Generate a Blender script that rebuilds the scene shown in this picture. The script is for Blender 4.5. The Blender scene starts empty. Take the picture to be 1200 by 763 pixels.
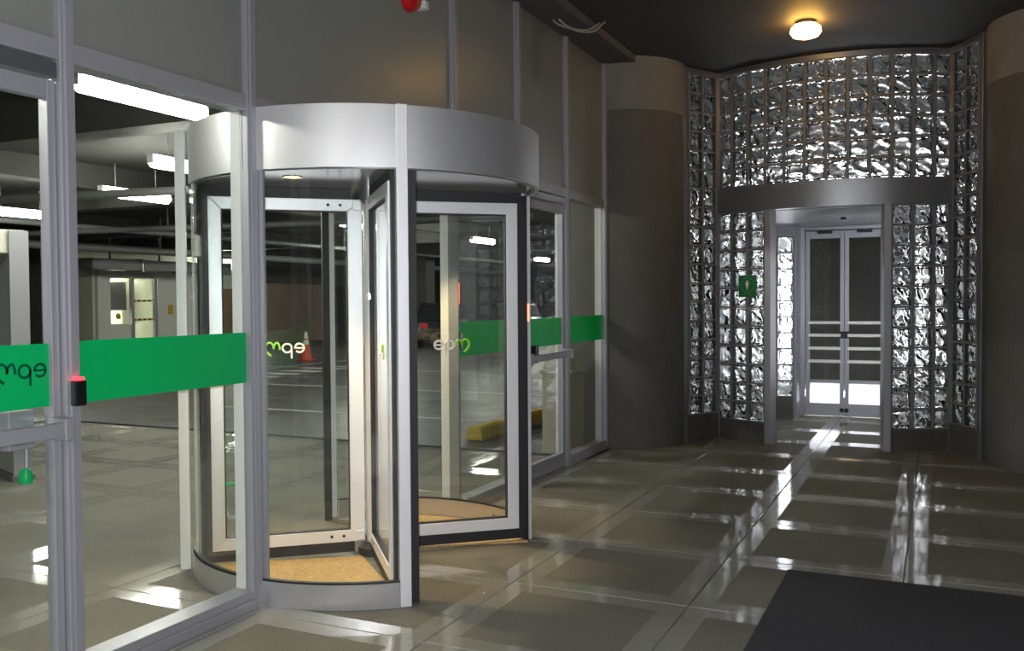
import bpy, bmesh, math, random
from mathutils import Vector, Matrix
random.seed(7)
PI = math.pi
SC = bpy.context.scene
COL = SC.collection

# ------------------------------------------------------------------ camera, world, lights, exposure
YAW, PITCH, ROLL, FPX = 0.4362, 0.0267, 0.0065, 1071.9
cam_d = bpy.data.cameras.new('camera')
cam = bpy.data.objects.new('camera', cam_d)
COL.objects.link(cam)
cam_d.sensor_width = 36.0
cam_d.lens = 36.0 * FPX / 1200.0
cam_d.clip_start = 0.05
cam_d.clip_end = 200
_r0 = Vector((math.cos(YAW), math.sin(YAW), 0))
_f0 = Vector((-math.sin(YAW), math.cos(YAW), 0))
_z = Vector((0, 0, 1))
_fw = _f0 * math.cos(PITCH) - _z * math.sin(PITCH)
_up = _f0 * math.sin(PITCH) + _z * math.cos(PITCH)
_rt = _r0 * math.cos(ROLL) - _up * math.sin(ROLL)
_up2 = _r0 * math.sin(ROLL) + _up * math.cos(ROLL)
_m = Matrix((_rt, _up2, -_fw)).transposed().to_4x4()
_m.translation = Vector((0, 0, 1.5))
cam.matrix_world = _m
SC.camera = cam

w = bpy.data.worlds.new('night')
SC.world = w
w.use_nodes = True
w.node_tree.nodes['Background'].inputs[0].default_value = (0.02, 0.022, 0.028, 1)
w.node_tree.nodes['Background'].inputs[1].default_value = 0.3

FLASH_POWER = 310.0
fl = bpy.data.lights.new('camera_flash', 'POINT')
fl.energy = FLASH_POWER
fl.color = (0.93, 0.95, 1.0)
fl.shadow_soft_size = 0.03
flo = bpy.data.objects.new('camera_flash', fl)
flo.location = Vector((0, 0, 1.5)) + _up2 * 0.05 - _rt * 0.03
COL.objects.link(flo)

TUBE = 75.0        # garage fluorescent tubes
TUBE_IN = 42.0     # lobby fluorescent tubes behind the photographer
TUBE_V = 23.0      # lamps inside the glass block vestibule
WARM = 30.0       # sodium ceiling lamp
SC.view_settings.view_transform = 'Standard'
SC.view_settings.look = 'None'
SC.view_settings.gamma = 1.0
SC.view_settings.exposure = 0.6
SC.view_settings.use_curve_mapping = False
SC.cycles.transparent_max_bounces = 32
SC.cycles.max_bounces = 12
SC.cycles.transmission_bounces = 12

# ------------------------------------------------------------------ materials
def new_mat(name):
    m = bpy.data.materials.new(name)
    m.use_nodes = True
    nt = m.node_tree
    b = nt.nodes['Principled BSDF']
    return m, nt, b

def N(nt, t, **kw):
    n = nt.nodes.new(t)
    for k, v in kw.items():
        setattr(n, k, v)
    return n

def simple(name, col, rough=0.5, metal=0.0, noise=0.0, nscale=20.0, bump=0.0, spec=0.5, rvar=0.0):
    m, nt, b = new_mat(name)
    b.inputs['Base Color'].default_value = (*col, 1)
    b.inputs['Roughness'].default_value = rough
    b.inputs['Metallic'].default_value = metal
    b.inputs['Specular IOR Level'].default_value = spec
    if noise or bump or rvar:
        tc = N(nt, 'ShaderNodeTexCoord')
        no = N(nt, 'ShaderNodeTexNoise')
        no.inputs['Scale'].default_value = nscale
        no.inputs['Detail'].default_value = 6
        nt.links.new(tc.outputs['Object'], no.inputs['Vector'])
        if noise:
            mx = N(nt, 'ShaderNodeMix', data_type='RGBA')
            mx.inputs[6].default_value = (*[c * (1 - noise) for c in col], 1)
            mx.inputs[7].default_value = (*[min(1, c * (1 + noise)) for c in col], 1)
            nt.links.new(no.outputs['Fac'], mx.inputs[0])
            nt.links.new(mx.outputs[2], b.inputs['Base Color'])
        if rvar:
            mr = N(nt, 'ShaderNodeMapRange')
            mr.inputs[3].default_value = max(0.02, rough - rvar)
            mr.inputs[4].default_value = rough + rvar
            nt.links.new(no.outputs['Fac'], mr.inputs[0])
            nt.links.new(mr.outputs[0], b.inputs['Roughness'])
        if bump:
            bp = N(nt, 'ShaderNodeBump')
            bp.inputs['Strength'].default_value = bump
            bp.inputs['Distance'].default_value = 0.01
            nt.links.new(no.outputs['Fac'], bp.inputs['Height'])
            nt.links.new(bp.outputs[0], b.inputs['Normal'])
    return m

def brushed(name, col, rough, vertical=False, metal=1.0, aniso=0.0):
    """brushed metal: fine stretched noise in roughness and relief"""
    m, nt, b = new_mat(name)
    b.inputs['Base Color'].default_value = (*col, 1)
    b.inputs['Metallic'].default_value = metal
    if aniso:
        geo = N(nt, 'ShaderNodeNewGeometry')
        cr = N(nt, 'ShaderNodeVectorMath', operation='CROSS_PRODUCT')
        cr.inputs[1].default_value = (0, 0, 1)
        nt.links.new(geo.outputs['Normal'], cr.inputs[0])
        nt.links.new(cr.outputs[0], b.inputs['Tangent'])
        b.inputs['Anisotropic'].default_value = aniso
    tc = N(nt, 'ShaderNodeTexCoord')
    mp = N(nt, 'ShaderNodeMapping')
    mp.inputs['Scale'].default_value = (40, 40, 2) if vertical else (3, 3, 220)
    no = N(nt, 'ShaderNodeTexNoise')
    no.inputs['Scale'].default_value = 3
    no.inputs['Detail'].default_value = 5
    nt.links.new(tc.outputs['Object'], mp.inputs[0])
    nt.links.new(mp.outputs[0], no.inputs['Vector'])
    mr = N(nt, 'ShaderNodeMapRange')
    mr.inputs[3].default_value = rough - 0.06
    mr.inputs[4].default_value = rough + 0.08
    nt.links.new(no.outputs['Fac'], mr.inputs[0])
    nt.links.new(mr.outputs[0], b.inputs['Roughness'])
    return m

def glass_pane(name, tint=(0.965, 0.98, 0.97), refl=1.0):
    """thin clear sheet: transparent body with a Fresnel reflection on each face"""
    m, nt, b = new_mat(name)
    nt.nodes.remove(b)
    out = nt.nodes['Material Output']
    tr = N(nt, 'ShaderNodeBsdfTransparent')
    tr.inputs[0].default_value = (*tint, 1)
    gl = N(nt, 'ShaderNodeBsdfGlossy')
    gl.inputs['Roughness'].default_value = 0.0
    gl.inputs[0].default_value = (refl, refl, refl, 1)
    fr = N(nt, 'ShaderNodeFresnel')
    fr.inputs[0].default_value = 1.45
    geo = N(nt, 'ShaderNodeNewGeometry')
    # same index seen from inside the sheet, so that light leaves as it came in
    mth = N(nt, 'ShaderNodeMath', operation='MULTIPLY_ADD')
    mth.inputs[1].default_value = (1 / 1.45) - 1.45
    mth.inputs[2].default_value = 1.45
    nt.links.new(geo.outputs['Backfacing'], mth.inputs[0])
    fr2 = N(nt, 'ShaderNodeFresnel')
    fr2.inputs[0].default_value = 1.45
    lw = N(nt, 'ShaderNodeLayerWeight')
    lw.inputs[0].default_value = 0.5
    cu = N(nt, 'ShaderNodeMath', operation='POWER')
    cu.inputs[1].default_value = 4.5
    nt.links.new(lw.outputs['Facing'], cu.inputs[0])
    sc = N(nt, 'ShaderNodeMath', operation='MULTIPLY_ADD')
    sc.inputs[1].default_value = 0.9
    sc.inputs[2].default_value = 0.04
    nt.links.new(cu.outputs[0], sc.inputs[0])
    mx = N(nt, 'ShaderNodeMixShader')
    nt.links.new(sc.outputs[0], mx.inputs[0])
    nt.links.new(tr.outputs[0], mx.inputs[1])
    nt.links.new(gl.outputs[0], mx.inputs[2])
    nt.links.new(mx.outputs[0], out.inputs[0])
    for n in (fr, fr2, mth, geo):
        nt.nodes.remove(n)
    return m

def translucent(name, col, tfac=0.45, rough=0.35, gloss=0.05):
    m, nt, b = new_mat(name)
    b.inputs['Base Color'].default_value = (*col, 1)
    b.inputs['Roughness'].default_value = rough
    out = nt.nodes['Material Output']
    tl = N(nt, 'ShaderNodeBsdfTranslucent')
    tl.inputs[0].default_value = (*col, 1)
    mx = N(nt, 'ShaderNodeMixShader')
    mx.inputs[0].default_value = tfac
    nt.links.new(b.outputs[0], mx.inputs[1])
    nt.links.new(tl.outputs[0], mx.inputs[2])
    nt.links.new(mx.outputs[0], out.inputs[0])
    return m

def emit(name, col, s):
    m, nt, b = new_mat(name)
    nt.nodes.remove(b)
    e = N(nt, 'ShaderNodeEmission')
    e.inputs[0].default_value = (*col, 1)
    e.inputs[1].default_value = s
    nt.links.new(e.outputs[0], nt.nodes['Material Output'].inputs[0])
    return m

def block_glass(name):
    """cast glass of a glass block: crossing ripples pressed into clear glass"""
    m, nt, b = new_mat(name)
    b.inputs['Base Color'].default_value = (0.92, 0.95, 0.97, 1)
    b.inputs['Roughness'].default_value = 0.03
    b.inputs['Transmission Weight'].default_value = 1.0
    b.inputs['IOR'].default_value = 1.45
    tc = N(nt, 'ShaderNodeTexCoord')
    oi = N(nt, 'ShaderNodeObjectInfo')
    off = N(nt, 'ShaderNodeVectorMath', operation='SCALE')
    off.inputs[0].default_value = (13.1, 7.7, 5.3)
    nt.links.new(oi.outputs['Random'], off.inputs['Scale'])
    add = N(nt, 'ShaderNodeVectorMath', operation='ADD')
    nt.links.new(tc.outputs['Object'], add.inputs[0])
    nt.links.new(off.outputs[0], add.inputs[1])
    w1 = N(nt, 'ShaderNodeTexWave', wave_type='BANDS', bands_direction='DIAGONAL')
    w1.inputs['Scale'].default_value = 2.6
    w1.inputs['Distortion'].default_value = 5.0
    w1.inputs['Detail'].default_value = 1.0
    w1.inputs['Detail Scale'].default_value = 3.0
    nt.links.new(add.outputs[0], w1.inputs['Vector'])
    no = N(nt, 'ShaderNodeTexNoise')
    no.inputs['Scale'].default_value = 14
    no.inputs['Detail'].default_value = 1.5
    nt.links.new(add.outputs[0], no.inputs['Vector'])
    sm = N(nt, 'ShaderNodeMath', operation='ADD')
    nt.links.new(w1.outputs['Fac'], sm.inputs[0])
    nt.links.new(no.outputs['Fac'], sm.inputs[1])
    bp = N(nt, 'ShaderNodeBump')
    bp.inputs['Strength'].default_value = 0.9
    bp.inputs['Distance'].default_value = 0.02
    nt.links.new(sm.outputs[0], bp.inputs['Height'])
    nt.links.new(bp.outputs[0], b.inputs['Normal'])
    return m

def stone(name, c1, c2, rough, rvar, bump, sc=90, spec=0.5):
    """ground aggregate: fine grains over a soft cloudy variation"""
    m, nt, b = new_mat(name)
    b.inputs['Specular IOR Level'].default_value = spec
    geo = N(nt, 'ShaderNodeNewGeometry')
    n1 = N(nt, 'ShaderNodeTexNoise')
    n1.inputs['Scale'].default_value = sc
    n1.inputs['Detail'].default_value = 4
    n2 = N(nt, 'ShaderNodeTexNoise')
    n2.inputs['Scale'].default_value = 1.7
    n2.inputs['Detail'].default_value = 5
    nt.links.new(geo.outputs['Position'], n1.inputs['Vector'])
    nt.links.new(geo.outputs['Position'], n2.inputs['Vector'])
    ad = N(nt, 'ShaderNodeMath', operation='MULTIPLY_ADD')
    ad.inputs[1].default_value = 0.6
    mul = N(nt, 'ShaderNodeMath', operation='MULTIPLY')
    mul.inputs[1].default_value = 0.4
    nt.links.new(n2.outputs['Fac'], mul.inputs[0])
    nt.links.new(n1.outputs['Fac'], ad.inputs[0])
    nt.links.new(mul.outputs[0], ad.inputs[2])
    cr = N(nt, 'ShaderNodeValToRGB')
    cr.color_ramp.elements[0].position = 0.33
    cr.color_ramp.elements[1].position = 0.67
    cr.color_ramp.elements[0].color = (*c1, 1)
    cr.color_ramp.elements[1].color = (*c2, 1)
    nt.links.new(ad.outputs[0], cr.inputs[0])
    nt.links.new(cr.outputs[0], b.inputs['Base Color'])
    mr = N(nt, 'ShaderNodeMapRange')
    mr.inputs[3].default_value = max(0.02, rough - rvar)
    mr.inputs[4].default_value = rough + rvar
    nt.links.new(n2.outputs['Fac'], mr.inputs[0])
    nt.links.new(mr.outputs[0], b.inputs['Roughness'])
    if bump:
        bp = N(nt, 'ShaderNodeBump')
        bp.inputs['Strength'].default_value = bump
        bp.inputs['Distance'].default_value = 0.004
        nt.links.new(n1.outputs['Fac'], bp.inputs['Height'])
        nt.links.new(bp.outputs[0], b.inputs['Normal'])
    return m

M = {}
M['alu'] = brushed('satin_aluminium', (0.84, 0.84, 0.87), 0.38, True, 0.4)
M['alu_h'] = brushed('brushed_steel', (0.66, 0.66, 0.67), 0.37, False, 0.82, 0.6)
M['alu_paint'] = simple('silver_paint', (0.35, 0.35, 0.38), 0.42, 0.35, 0.04, 60)
M['frame_dark'] = simple('weathered_aluminium', (0.30, 0.31, 0.33), 0.35, 0.8, 0.1, 30)
M['chrome'] = simple('chrome', (0.8, 0.8, 0.82), 0.08, 1.0)
M['black'] = simple('black_rubber', (0.012, 0.012, 0.014), 0.55, 0, 0.2, 80)
M['blackgloss'] = simple('black_plastic', (0.01, 0.01, 0.012), 0.2)
M['glass'] = glass_pane('clear_glass')
M['glass_door'] = glass_pane('wing_glass', (0.965, 0.98, 0.972))
M['block'] = block_glass('pressed_block_glass')
M['joint'] = simple('grey_mortar', (0.16, 0.165, 0.17), 0.7, 0, 0.15, 60)
M['panel'] = translucent('opal_glass_panel', (0.31, 0.315, 0.30), 0.42, 0.3)
M['green'] = translucent('green_film', (0.003, 0.58, 0.19), 0.45, 0.4)
M['green_dark'] = translucent('dark_green_film', (0.002, 0.13, 0.06), 0.4, 0.4)
M['lime'] = translucent('lime_film', (0.28, 0.72, 0.01), 0.15, 0.4)
M['white_film'] = translucent('white_film', (0.95, 0.95, 0.92), 0.12, 0.4)
M['tile_core'] = stone('matt_aggregate', (0.125, 0.123, 0.103), (0.205, 0.20, 0.168), 0.75, 0.08, 0.12, 90, 0.15)
M['tile_edge'] = stone('polished_aggregate', (0.215, 0.213, 0.19), (0.325, 0.32, 0.283), 0.07, 0.02, 0.01)
M['bed'] = simple('cement_bed', (0.08, 0.08, 0.075), 0.6, 0, 0.1, 30)
M['asphalt'] = stone('asphalt', (0.045, 0.046, 0.045), (0.10, 0.10, 0.092), 0.4, 0.15, 0.2, 60)
M['paint_white'] = simple('road_paint', (0.45, 0.46, 0.44), 0.5, 0, 0.25, 18)
M['concrete'] = simple('board_marked_concrete', (0.095, 0.092, 0.085), 0.75, 0, 0.25, 3.5, 0.12)
M['concrete_pale'] = simple('raw_pale_concrete', (0.18, 0.177, 0.17), 0.8, 0, 0.25, 4, 0.1)
M['concrete_dark'] = simple('dark_concrete', (0.075, 0.072, 0.065), 0.8, 0, 0.3, 2.5, 0.1)  # dark concrete tone of the garage walls
M['ceil'] = simple('dark_ceiling_paint', (0.04, 0.036, 0.03), 0.7, 0, 0.2, 3)
M['garage_ceil'] = simple('garage_soffit', (0.028, 0.028, 0.025), 0.8, 0, 0.2, 2)
M['white_wall'] = simple('white_wall_paint', (0.75, 0.75, 0.73), 0.6, 0, 0.04, 5)
M['brown_wall'] = simple('brown_wall_paint', (0.36, 0.265, 0.22), 0.6, 0, 0.15, 2)
M['plinth'] = stone('dark_granite', (0.05, 0.05, 0.048), (0.11, 0.105, 0.095), 0.3, 0.08, 0.02)
M['carpet'] = simple('charcoal_carpet', (0.062, 0.062, 0.07), 0.95, 0, 0.45, 260, 0.6, 0.1)
M['coir'] = simple('coir_mat', (0.50, 0.36, 0.18), 0.95, 0, 0.5, 60, 0.8, 0.1)
M['rail_in'] = simple('satin_rail', (0.50, 0.46, 0.38), 0.4, 0.5)
M['tube'] = emit('fluorescent_light', (1.0, 0.99, 0.87), TUBE)
M['tube_in'] = emit('lobby_light', (1.0, 0.99, 0.96), TUBE_IN)
M['tube_v'] = emit('vestibule_light', (0.95, 0.97, 1.0), TUBE_V)
M['warm'] = emit('sodium_light', (1.0, 0.54, 0.12), WARM)
M['amber'] = emit('amber_downlight', (1.0, 0.55, 0.15), 5)
M['red_led'] = emit('red_indicator_light', (1.0, 0.03, 0.04), 3.5)
M['red_reflection'] = emit('red_reflection_glow', (1.0, 0.10, 0.05), 6)  # emission for the imitated red reflections on mullion and post
M['white_glint'] = emit('white_glint_glow', (1, 0.95, 0.85), 30)  # emission for the imitated flash glint on the brown door
M['white_metal'] = simple('white_enamel', (0.75, 0.76, 0.74), 0.4)
M['soffit'] = simple('polished_soffit', (0.42, 0.42, 0.42), 0.14, 0.6)
M['red'] = simple('red_enamel', (0.55, 0.01, 0.012), 0.35, 0, 0.1, 20)
M['sign_green'] = simple('sign_green', (0.004, 0.13, 0.03), 0.4, 0, 0.15, 8)
M['sign_ring'] = simple('sign_light_green', (0.02, 0.28, 0.04), 0.45)
M['sign_white'] = simple('sign_white', (0.7, 0.68, 0.66), 0.5)
M['orange'] = simple('orange_plastic', (0.75, 0.07, 0.02), 0.45, 0, 0.1, 10)
M['reflective'] = simple('reflective_white', (0.85, 0.85, 0.85), 0.4)
M['yellow'] = simple('yellow_paint', (0.62, 0.42, 0.01), 0.55, 0, 0.2, 8)
M['sand'] = simple('sand_plastic', (0.42, 0.40, 0.32), 0.6, 0, 0.08, 12)
M['detector'] = simple('grey_laminate', (0.33, 0.335, 0.33), 0.5, 0, 0.06, 8)
M['beige'] = simple('beige_plastic', (0.60, 0.58, 0.50), 0.5)
M['wood'] = simple('brown_wood', (0.30, 0.17, 0.08), 0.4, 0, 0.3, 6)
M['booth'] = simple('booth_paint', (0.72, 0.72, 0.66), 0.6, 0, 0.06, 3)
M['pale_green'] = simple('pale_partition', (0.75, 0.76, 0.62), 0.5, 0, 0.06, 3)
M['duct'] = simple('dusty_duct', (0.20, 0.20, 0.20), 0.55, 0.3, 0.2, 3)
M['pipe'] = simple('galvanised_pipe', (0.22, 0.225, 0.22), 0.5, 0.3, 0.1, 6)
M['cable'] = simple('grey_cable', (0.32, 0.30, 0.26), 0.5)
M['car_dark'] = simple('dark_car_paint', (0.03, 0.032, 0.04), 0.2, 0.3)
M['car_grey'] = simple('grey_car_paint', (0.16, 0.17, 0.18), 0.25, 0.5)
M['car_red'] = simple('maroon_car_paint', (0.12, 0.02, 0.02), 0.25, 0.3)
M['car_glass'] = simple('car_glass', (0.01, 0.012, 0.014), 0.05)
M['tyre'] = simple('tyre', (0.01, 0.01, 0.01), 0.8)

# ------------------------------------------------------------------ mesh helpers
class MB:
    def __init__(self):
        self.v, self.f, self.mi = [], [], []
        self.smooth = []
    def add(self, vs, fs, mi=0, smooth=False):
        o = len(self.v)
        self.v += [tuple(p) for p in vs]
        for f in fs:
            self.f.append(tuple(i + o for i in f))
            self.mi.append(mi)
            self.smooth.append(smooth)
        return self
    def box(self, x0, x1, y0, y1, z0, z1, mi=0):
        x0, x1 = min(x0, x1), max(x0, x1); y0, y1 = min(y0, y1), max(y0, y1); z0, z1 = min(z0, z1), max(z0, z1)
        vs = [(x, y, z) for z in (z0, z1) for y in (y0, y1) for x in (x0, x1)]
        return self.add(vs, [(0, 2, 3, 1), (4, 5, 7, 6), (0, 1, 5, 4), (2, 6, 7, 3), (0, 4, 6, 2), (1, 3, 7, 5)], mi)
    def prism(self, poly, a0, a1, axis='z', mi=0):
        """poly: 2D outline (ccw) extruded along axis"""
        n = len(poly)
        def P(p, a):
            if axis == 'z': return (p[0], p[1], a)
            if axis == 'y': return (p[0], a, p[1])
            return (a, p[0], p[1])
        vs = [P(p, a0) for p in poly] + [P(p, a1) for p in poly]
        fs = [tuple(range(n))[::-1], tuple(range(n, 2 * n))] + [(i, (i + 1) % n, (i + 1) % n + n, i + n) for i in range(n)]
        if axis == 'y':
            fs = [f[::-1] for f in fs]
        return self.add(vs, fs, mi)
    def beam(self, p, q, w, d, up=(0, 0, 1), mi=0):
        """box bar from p to q, w across, d along up"""
        p, q = Vector(p), Vector(q); t = (q - p).normalized(); u = Vector(up)
        s = t.cross(u).normalized(); u = s.cross(t).normalized()
        vs = [b + s * (a * w / 2) + u * (c * d / 2) for b in (p, q) for a, c in ((-1, -1), (1, -1), (1, 1), (-1, 1))]
        return self.add(vs, [(0, 1, 2, 3)[::-1], (4, 5, 6, 7)] + [(i, (i + 1) % 4, (i + 1) % 4 + 4, i + 4) for i in range(4)], mi)
    def tube(self, pts, r, n=10, mi=0, cap=True):
        pts = [Vector(p) for p in pts]
        rs = r if isinstance(r, (list, tuple)) else [r] * len(pts)
        vs, fs = [], []
        ref = None
        for i, p in enumerate(pts):
            t = (pts[min(i + 1, len(pts) - 1)] - pts[max(i - 1, 0)]).normalized()
            if ref is None or abs(t.dot(ref)) > 0.98:
                ref = Vector((0, 0, 1)) if abs(t.z) < 0.9 else Vector((1, 0, 0))
            a = t.cross(ref).normalized(); b = t.cross(a)
            ref = -b if b.dot(ref) < 0 else b
            a = ref.cross(t).normalized()
            for k in range(n):
                an = 2 * PI * k / n
                vs.append(p + (a * math.cos(an) + ref * math.sin(an)) * rs[i])
        for i in range(len(pts) - 1):
            for k in range(n):
                k2 = (k + 1) % n
                fs.append((i * n + k, i * n + k2, (i + 1) * n + k2, (i + 1) * n + k))
        self.add(vs, fs, mi, True)
        if cap:
            o = len(self.v) - len(vs)
            self.f.append(tuple(o + k for k in range(n))[::-1]); self.mi.append(mi); self.smooth.append(False)
            self.f.append(tuple(o + (len(pts) - 1) * n + k for k in range(n))); self.mi.append(mi); self.smooth.append(False)
        return self
    def lathe(self, prof, n=24, c=(0, 0), mi=0, cap=True):
        vs, fs = [], []
        for r, z in prof:
            for k in range(n):
                a = 2 * PI * k / n
                vs.append((c[0] + r * math.cos(a), c[1] + r * math.sin(a), z))
        m = len(prof)
        for i in range(m - 1):
            for k in range(n):
                k2 = (k + 1) % n
                fs.append((i * n + k, i * n + k2, (i + 1) * n + k2, (i + 1) * n + k))
        self.add(vs, fs, mi, True)
        if cap:
            o = len(self.v) - len(vs)
            self.f.append(tuple(o + k for k in range(n))[::-1]); self.mi.append(mi); self.smooth.append(False)
            self.f.append(tuple(o + (m - 1) * n + k for k in range(n))); self.mi.append(mi); self.smooth.append(False)
        return self
    def ring(self, c, r0, r1, a0, a1, z0, z1, n=32, mi=0, zfun=None):
        """curved wall segment between two radii and two angles (closed solid)"""
        full = abs(a1 - a0) > 2 * PI - 1e-4
        vs, fs = [], []
        m = n if full else n + 1
        for i in range(m):
            a = a0 + (a1 - a0) * i / n
            ca, sa = math.cos(a), math.sin(a)
            for r, z in ((r0, z0), (r1, z0), (r1, z1), (r0, z1)):
                vs.append((c[0] + r * ca, c[1] + r * sa, z))
        for i in range(n):
            j = (i + 1) % m
            for k in range(4):
                k2 = (k + 1) % 4
                fs.append((i * 4 + k, j * 4 + k, j * 4 + k2, i * 4 + k2))
        o = len(self.v)
        self.v += vs
        for fi, f in enumerate(fs):
            self.f.append(tuple(i + o for i in f)[::-1]); self.mi.append(mi); self.smooth.append(True)
        if not full:
            self.f.append((o, o + 1, o + 2, o + 3)[::-1]); self.mi.append(mi); self.smooth.append(False)
            e = o + n * 4
            self.f.append((e, e + 1, e + 2, e + 3)); self.mi.append(mi); self.smooth.append(False)
        return self
    def xform(self, mtx, start=0):
        for i in range(start, len(self.v)):
            self.v[i] = tuple(mtx @ Vector(self.v[i]))
        return self
    def mesh(self, name, mats, off=(0, 0, 0)):
        me = bpy.data.meshes.new(name)
        vs = [(p[0] - off[0], p[1] - off[1], p[2] - off[2]) for p in self.v]
        me.from_pydata(vs, [], self.f)
        for m in (mats if isinstance(mats, (list, tuple)) else [mats]):
            me.materials.append(M[m] if isinstance(m, str) else m)
        for p, mi, s in zip(me.polygons, self.mi, self.smooth):
            p.material_index = mi
            p.use_smooth = s
        bm = bmesh.new(); bm.from_mesh(me)
        bmesh.ops.recalc_face_normals(bm, faces=bm.faces[:])
        bm.to_mesh(me); bm.free()
        if any(self.smooth):
            try:
                me.set_sharp_from_angle(angle=math.radians(40))
            except Exception:
                pass
        return me

def tag(o, label=None, cat=None, group=None, kind=None):
    if label: o['label'] = label
    if cat: o['category'] = cat
    if group: o['group'] = group
    if kind: o['kind'] = kind
    return o

def thing(name, loc=(0, 0, 0), rz=0.0, label=None, cat=None, group=None, kind=None):
    o = bpy.data.objects.new(name, None)
    o.empty_display_size = 0.1
    o.location = loc
    o.rotation_euler = (0, 0, rz)
    COL.objects.link(o)
    return tag(o, label, cat, group, kind)

def wloc(o):
    """accumulated location of an unrotated chain"""
    p = Vector(o.location)
    while o.parent is not None:
        o = o.parent
        p += Vector(o.location)
    return p

def part(name, mb, mats, parent=None, world=True, label=None, bevel=0.0, loc=None):
    """one mesh object; with world=True the mesh was written in room coordinates"""
    off = (0, 0, 0)
    if parent is not None and world:
        off = tuple(wloc(parent))
    me = mb.mesh(name, mats, off)
    o = bpy.data.objects.new(name, me)
    COL.objects.link(o)
    if parent is not None:
        o.parent = parent
    if loc is not None:
        o.location = loc
    if label: o['label'] = label
    if bevel:
        md = o.modifiers.new('edge', 'BEVEL')
        md.width = bevel; md.segments = 2; md.limit_method = 'ANGLE'
    return o

def single(name, mb, mats, base, label, cat, group=None, kind=None, bevel=0.0):
    """a thing that is one mesh, its origin at base"""
    me = mb.mesh(name, mats, base)
    o = bpy.data.objects.new(name, me)
    o.location = base
    COL.objects.link(o)
    if bevel:
        md = o.modifiers.new('edge', 'BEVEL')
        md.width = bevel; md.segments = 2; md.limit_method = 'ANGLE'
    return tag(o, label, cat, group, kind)

def link_copy(o, parent=None):
    c = o.copy()
    COL.objects.link(c)
    if parent is not None: c.parent = parent
    return c

def copy_tree(o, parent=None):
    kids = [k for k in o.children]
    c = link_copy(o, parent)
    for k in kids:
        copy_tree(k, c)
    return c

def catmull(pts, n=8):
    out = []
    P = [pts[0]] + list(pts) + [pts[-1]]
    for i in range(1, len(P) - 2):
        p0, p1, p2, p3 = [Vector(p) for p in P[i - 1:i + 3]]
        for k in range(n):
            t = k / n
            out.append(0.5 * ((2 * p1) + (p2 - p0) * t + (2 * p0 - 5 * p1 + 4 * p2 - p3) * t * t + (3 * p1 - p0 - 3 * p2 + p3) * t ** 3))
    out.append(Vector(pts[-1]))
    return out

def stroke(mb, pts, wd, y0, y1, mi=0):
    """flat pen stroke in the xz plane, given a thickness along y"""
    pts = [Vector(p) for p in pts]
    L, R = [], []
    for i, p in enumerate(pts):
        t = (pts[min(i + 1, len(pts) - 1)] - pts[max(i - 1, 0)]).normalized()
        nrm = Vector((-t.y, t.x))
        L.append(p + nrm * wd / 2); R.append(p - nrm * wd / 2)
    for i in range(len(pts) - 1):
        q = [R[i], R[i + 1], L[i + 1], L[i]]
        vs = [(a.x, y0, a.y) for a in q] + [(a.x, y1, a.y) for a in q]
        mb.add(vs, [(0, 1, 2, 3), (7, 6, 5, 4), (0, 4, 5, 1), (1, 5, 6, 2), (2, 6, 7, 3), (3, 7, 4, 0)], mi)

def letters_epm(s, y0, y1):
    """two meshes: the letters e and p, and the round letter m; unit x height scaled by s"""
    a, b = MB(), MB()
    wd = 0.17
    arc = lambda cx, cy, r, d0, d1, n=26: [(s * (cx + r * math.cos(math.radians(d0 + (d1 - d0) * i / n))), s * (cy + r * math.sin(math.radians(d0 + (d1 - d0) * i / n)))) for i in range(n + 1)]
    stroke(a, arc(0.5, 0.5, 0.42, 0, 318), wd * s, y0, y1)
    stroke(a, [(s * 0.1, s * 0.5), (s * 0.99, s * 0.5)], wd * 0.85 * s, y0 , y1)
    stroke(a, arc(1.66, 0.5, 0.42, 0, 360, 32), wd * s, y0, y1)
    stroke(a, [(s * 1.24, s * 0.62), (s * 1.24, s * -0.5)], wd * s, y0, y1)
    m = [(2.36, 0.35), (2.37, 0.7), (2.55, 1.02), (2.8, 0.9), (2.9, 0.62), (2.93, 0.4)]
    stroke(b, [(p.x * s, p.y * s) for p in catmull(m, 5)], wd * s, y0, y1)
    m = [(2.93, 0.42), (2.98, 0.8), (3.25, 1.06), (3.55, 0.9), (3.66, 0.5), (3.5, 0.1), (3.15, -0.22)]
    stroke(b, [(p.x * s, p.y * s) for p in catmull(m, 5)], wd * 1.05 * s, y0, y1)
    return a, b

# ------------------------------------------------------------------ floor with its square slabs
XF = -3.05                     # glass plane of the facade
TX, TY = 0.945, 0.93           # slab grid
OX, OY = -1.105, 6.245         # one slab corner
G = 0.004
floor = thing('floor', (0, 0, 0), 0, 'grey stone floor of the lobby in matt squares with polished borders', 'floor', kind='structure')
part('screed', MB().box(-10.5, 6.2, -6, 16.5, -0.2, -0.03), 'bed', floor)

def slab_mesh():
    """polished border sloping a hair down to a matt middle; joints bevelled"""
    mb = MB()
    hx, hy = TX / 2 - G / 2, TY / 2 - G / 2
    b = 0.115; ch = 0.004
    def rect(ix, iy, z): return [(-ix, -iy, z), (ix, -iy, z), (ix, iy, z), (-ix, iy, z)]
    mb.v = rect(hx, hy, -0.03) + rect(hx, hy, -ch) + rect(hx - ch, hy - ch, 0) + rect(hx - b, hy - b, 0) + rect(hx - b - .003, hy - b - .003, -0.0012)
    for lv, mi in ((0, 0), (4, 0), (8, 0), (12, 1)):
        for i in range(4):
            j = (i + 1) % 4
            mb.f.append((lv + i, lv + j, lv + 4 + j, lv + 4 + i)); mb.mi.append(mi); mb.smooth.append(False)
    mb.f.append((16, 17, 18, 19)); mb.mi.append(1); mb.smooth.append(False)
    return mb.mesh('floor_tile', ['tile_edge', 'tile_core'])
slab = slab_mesh()
def in_room(x, y):
    return True
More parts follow.
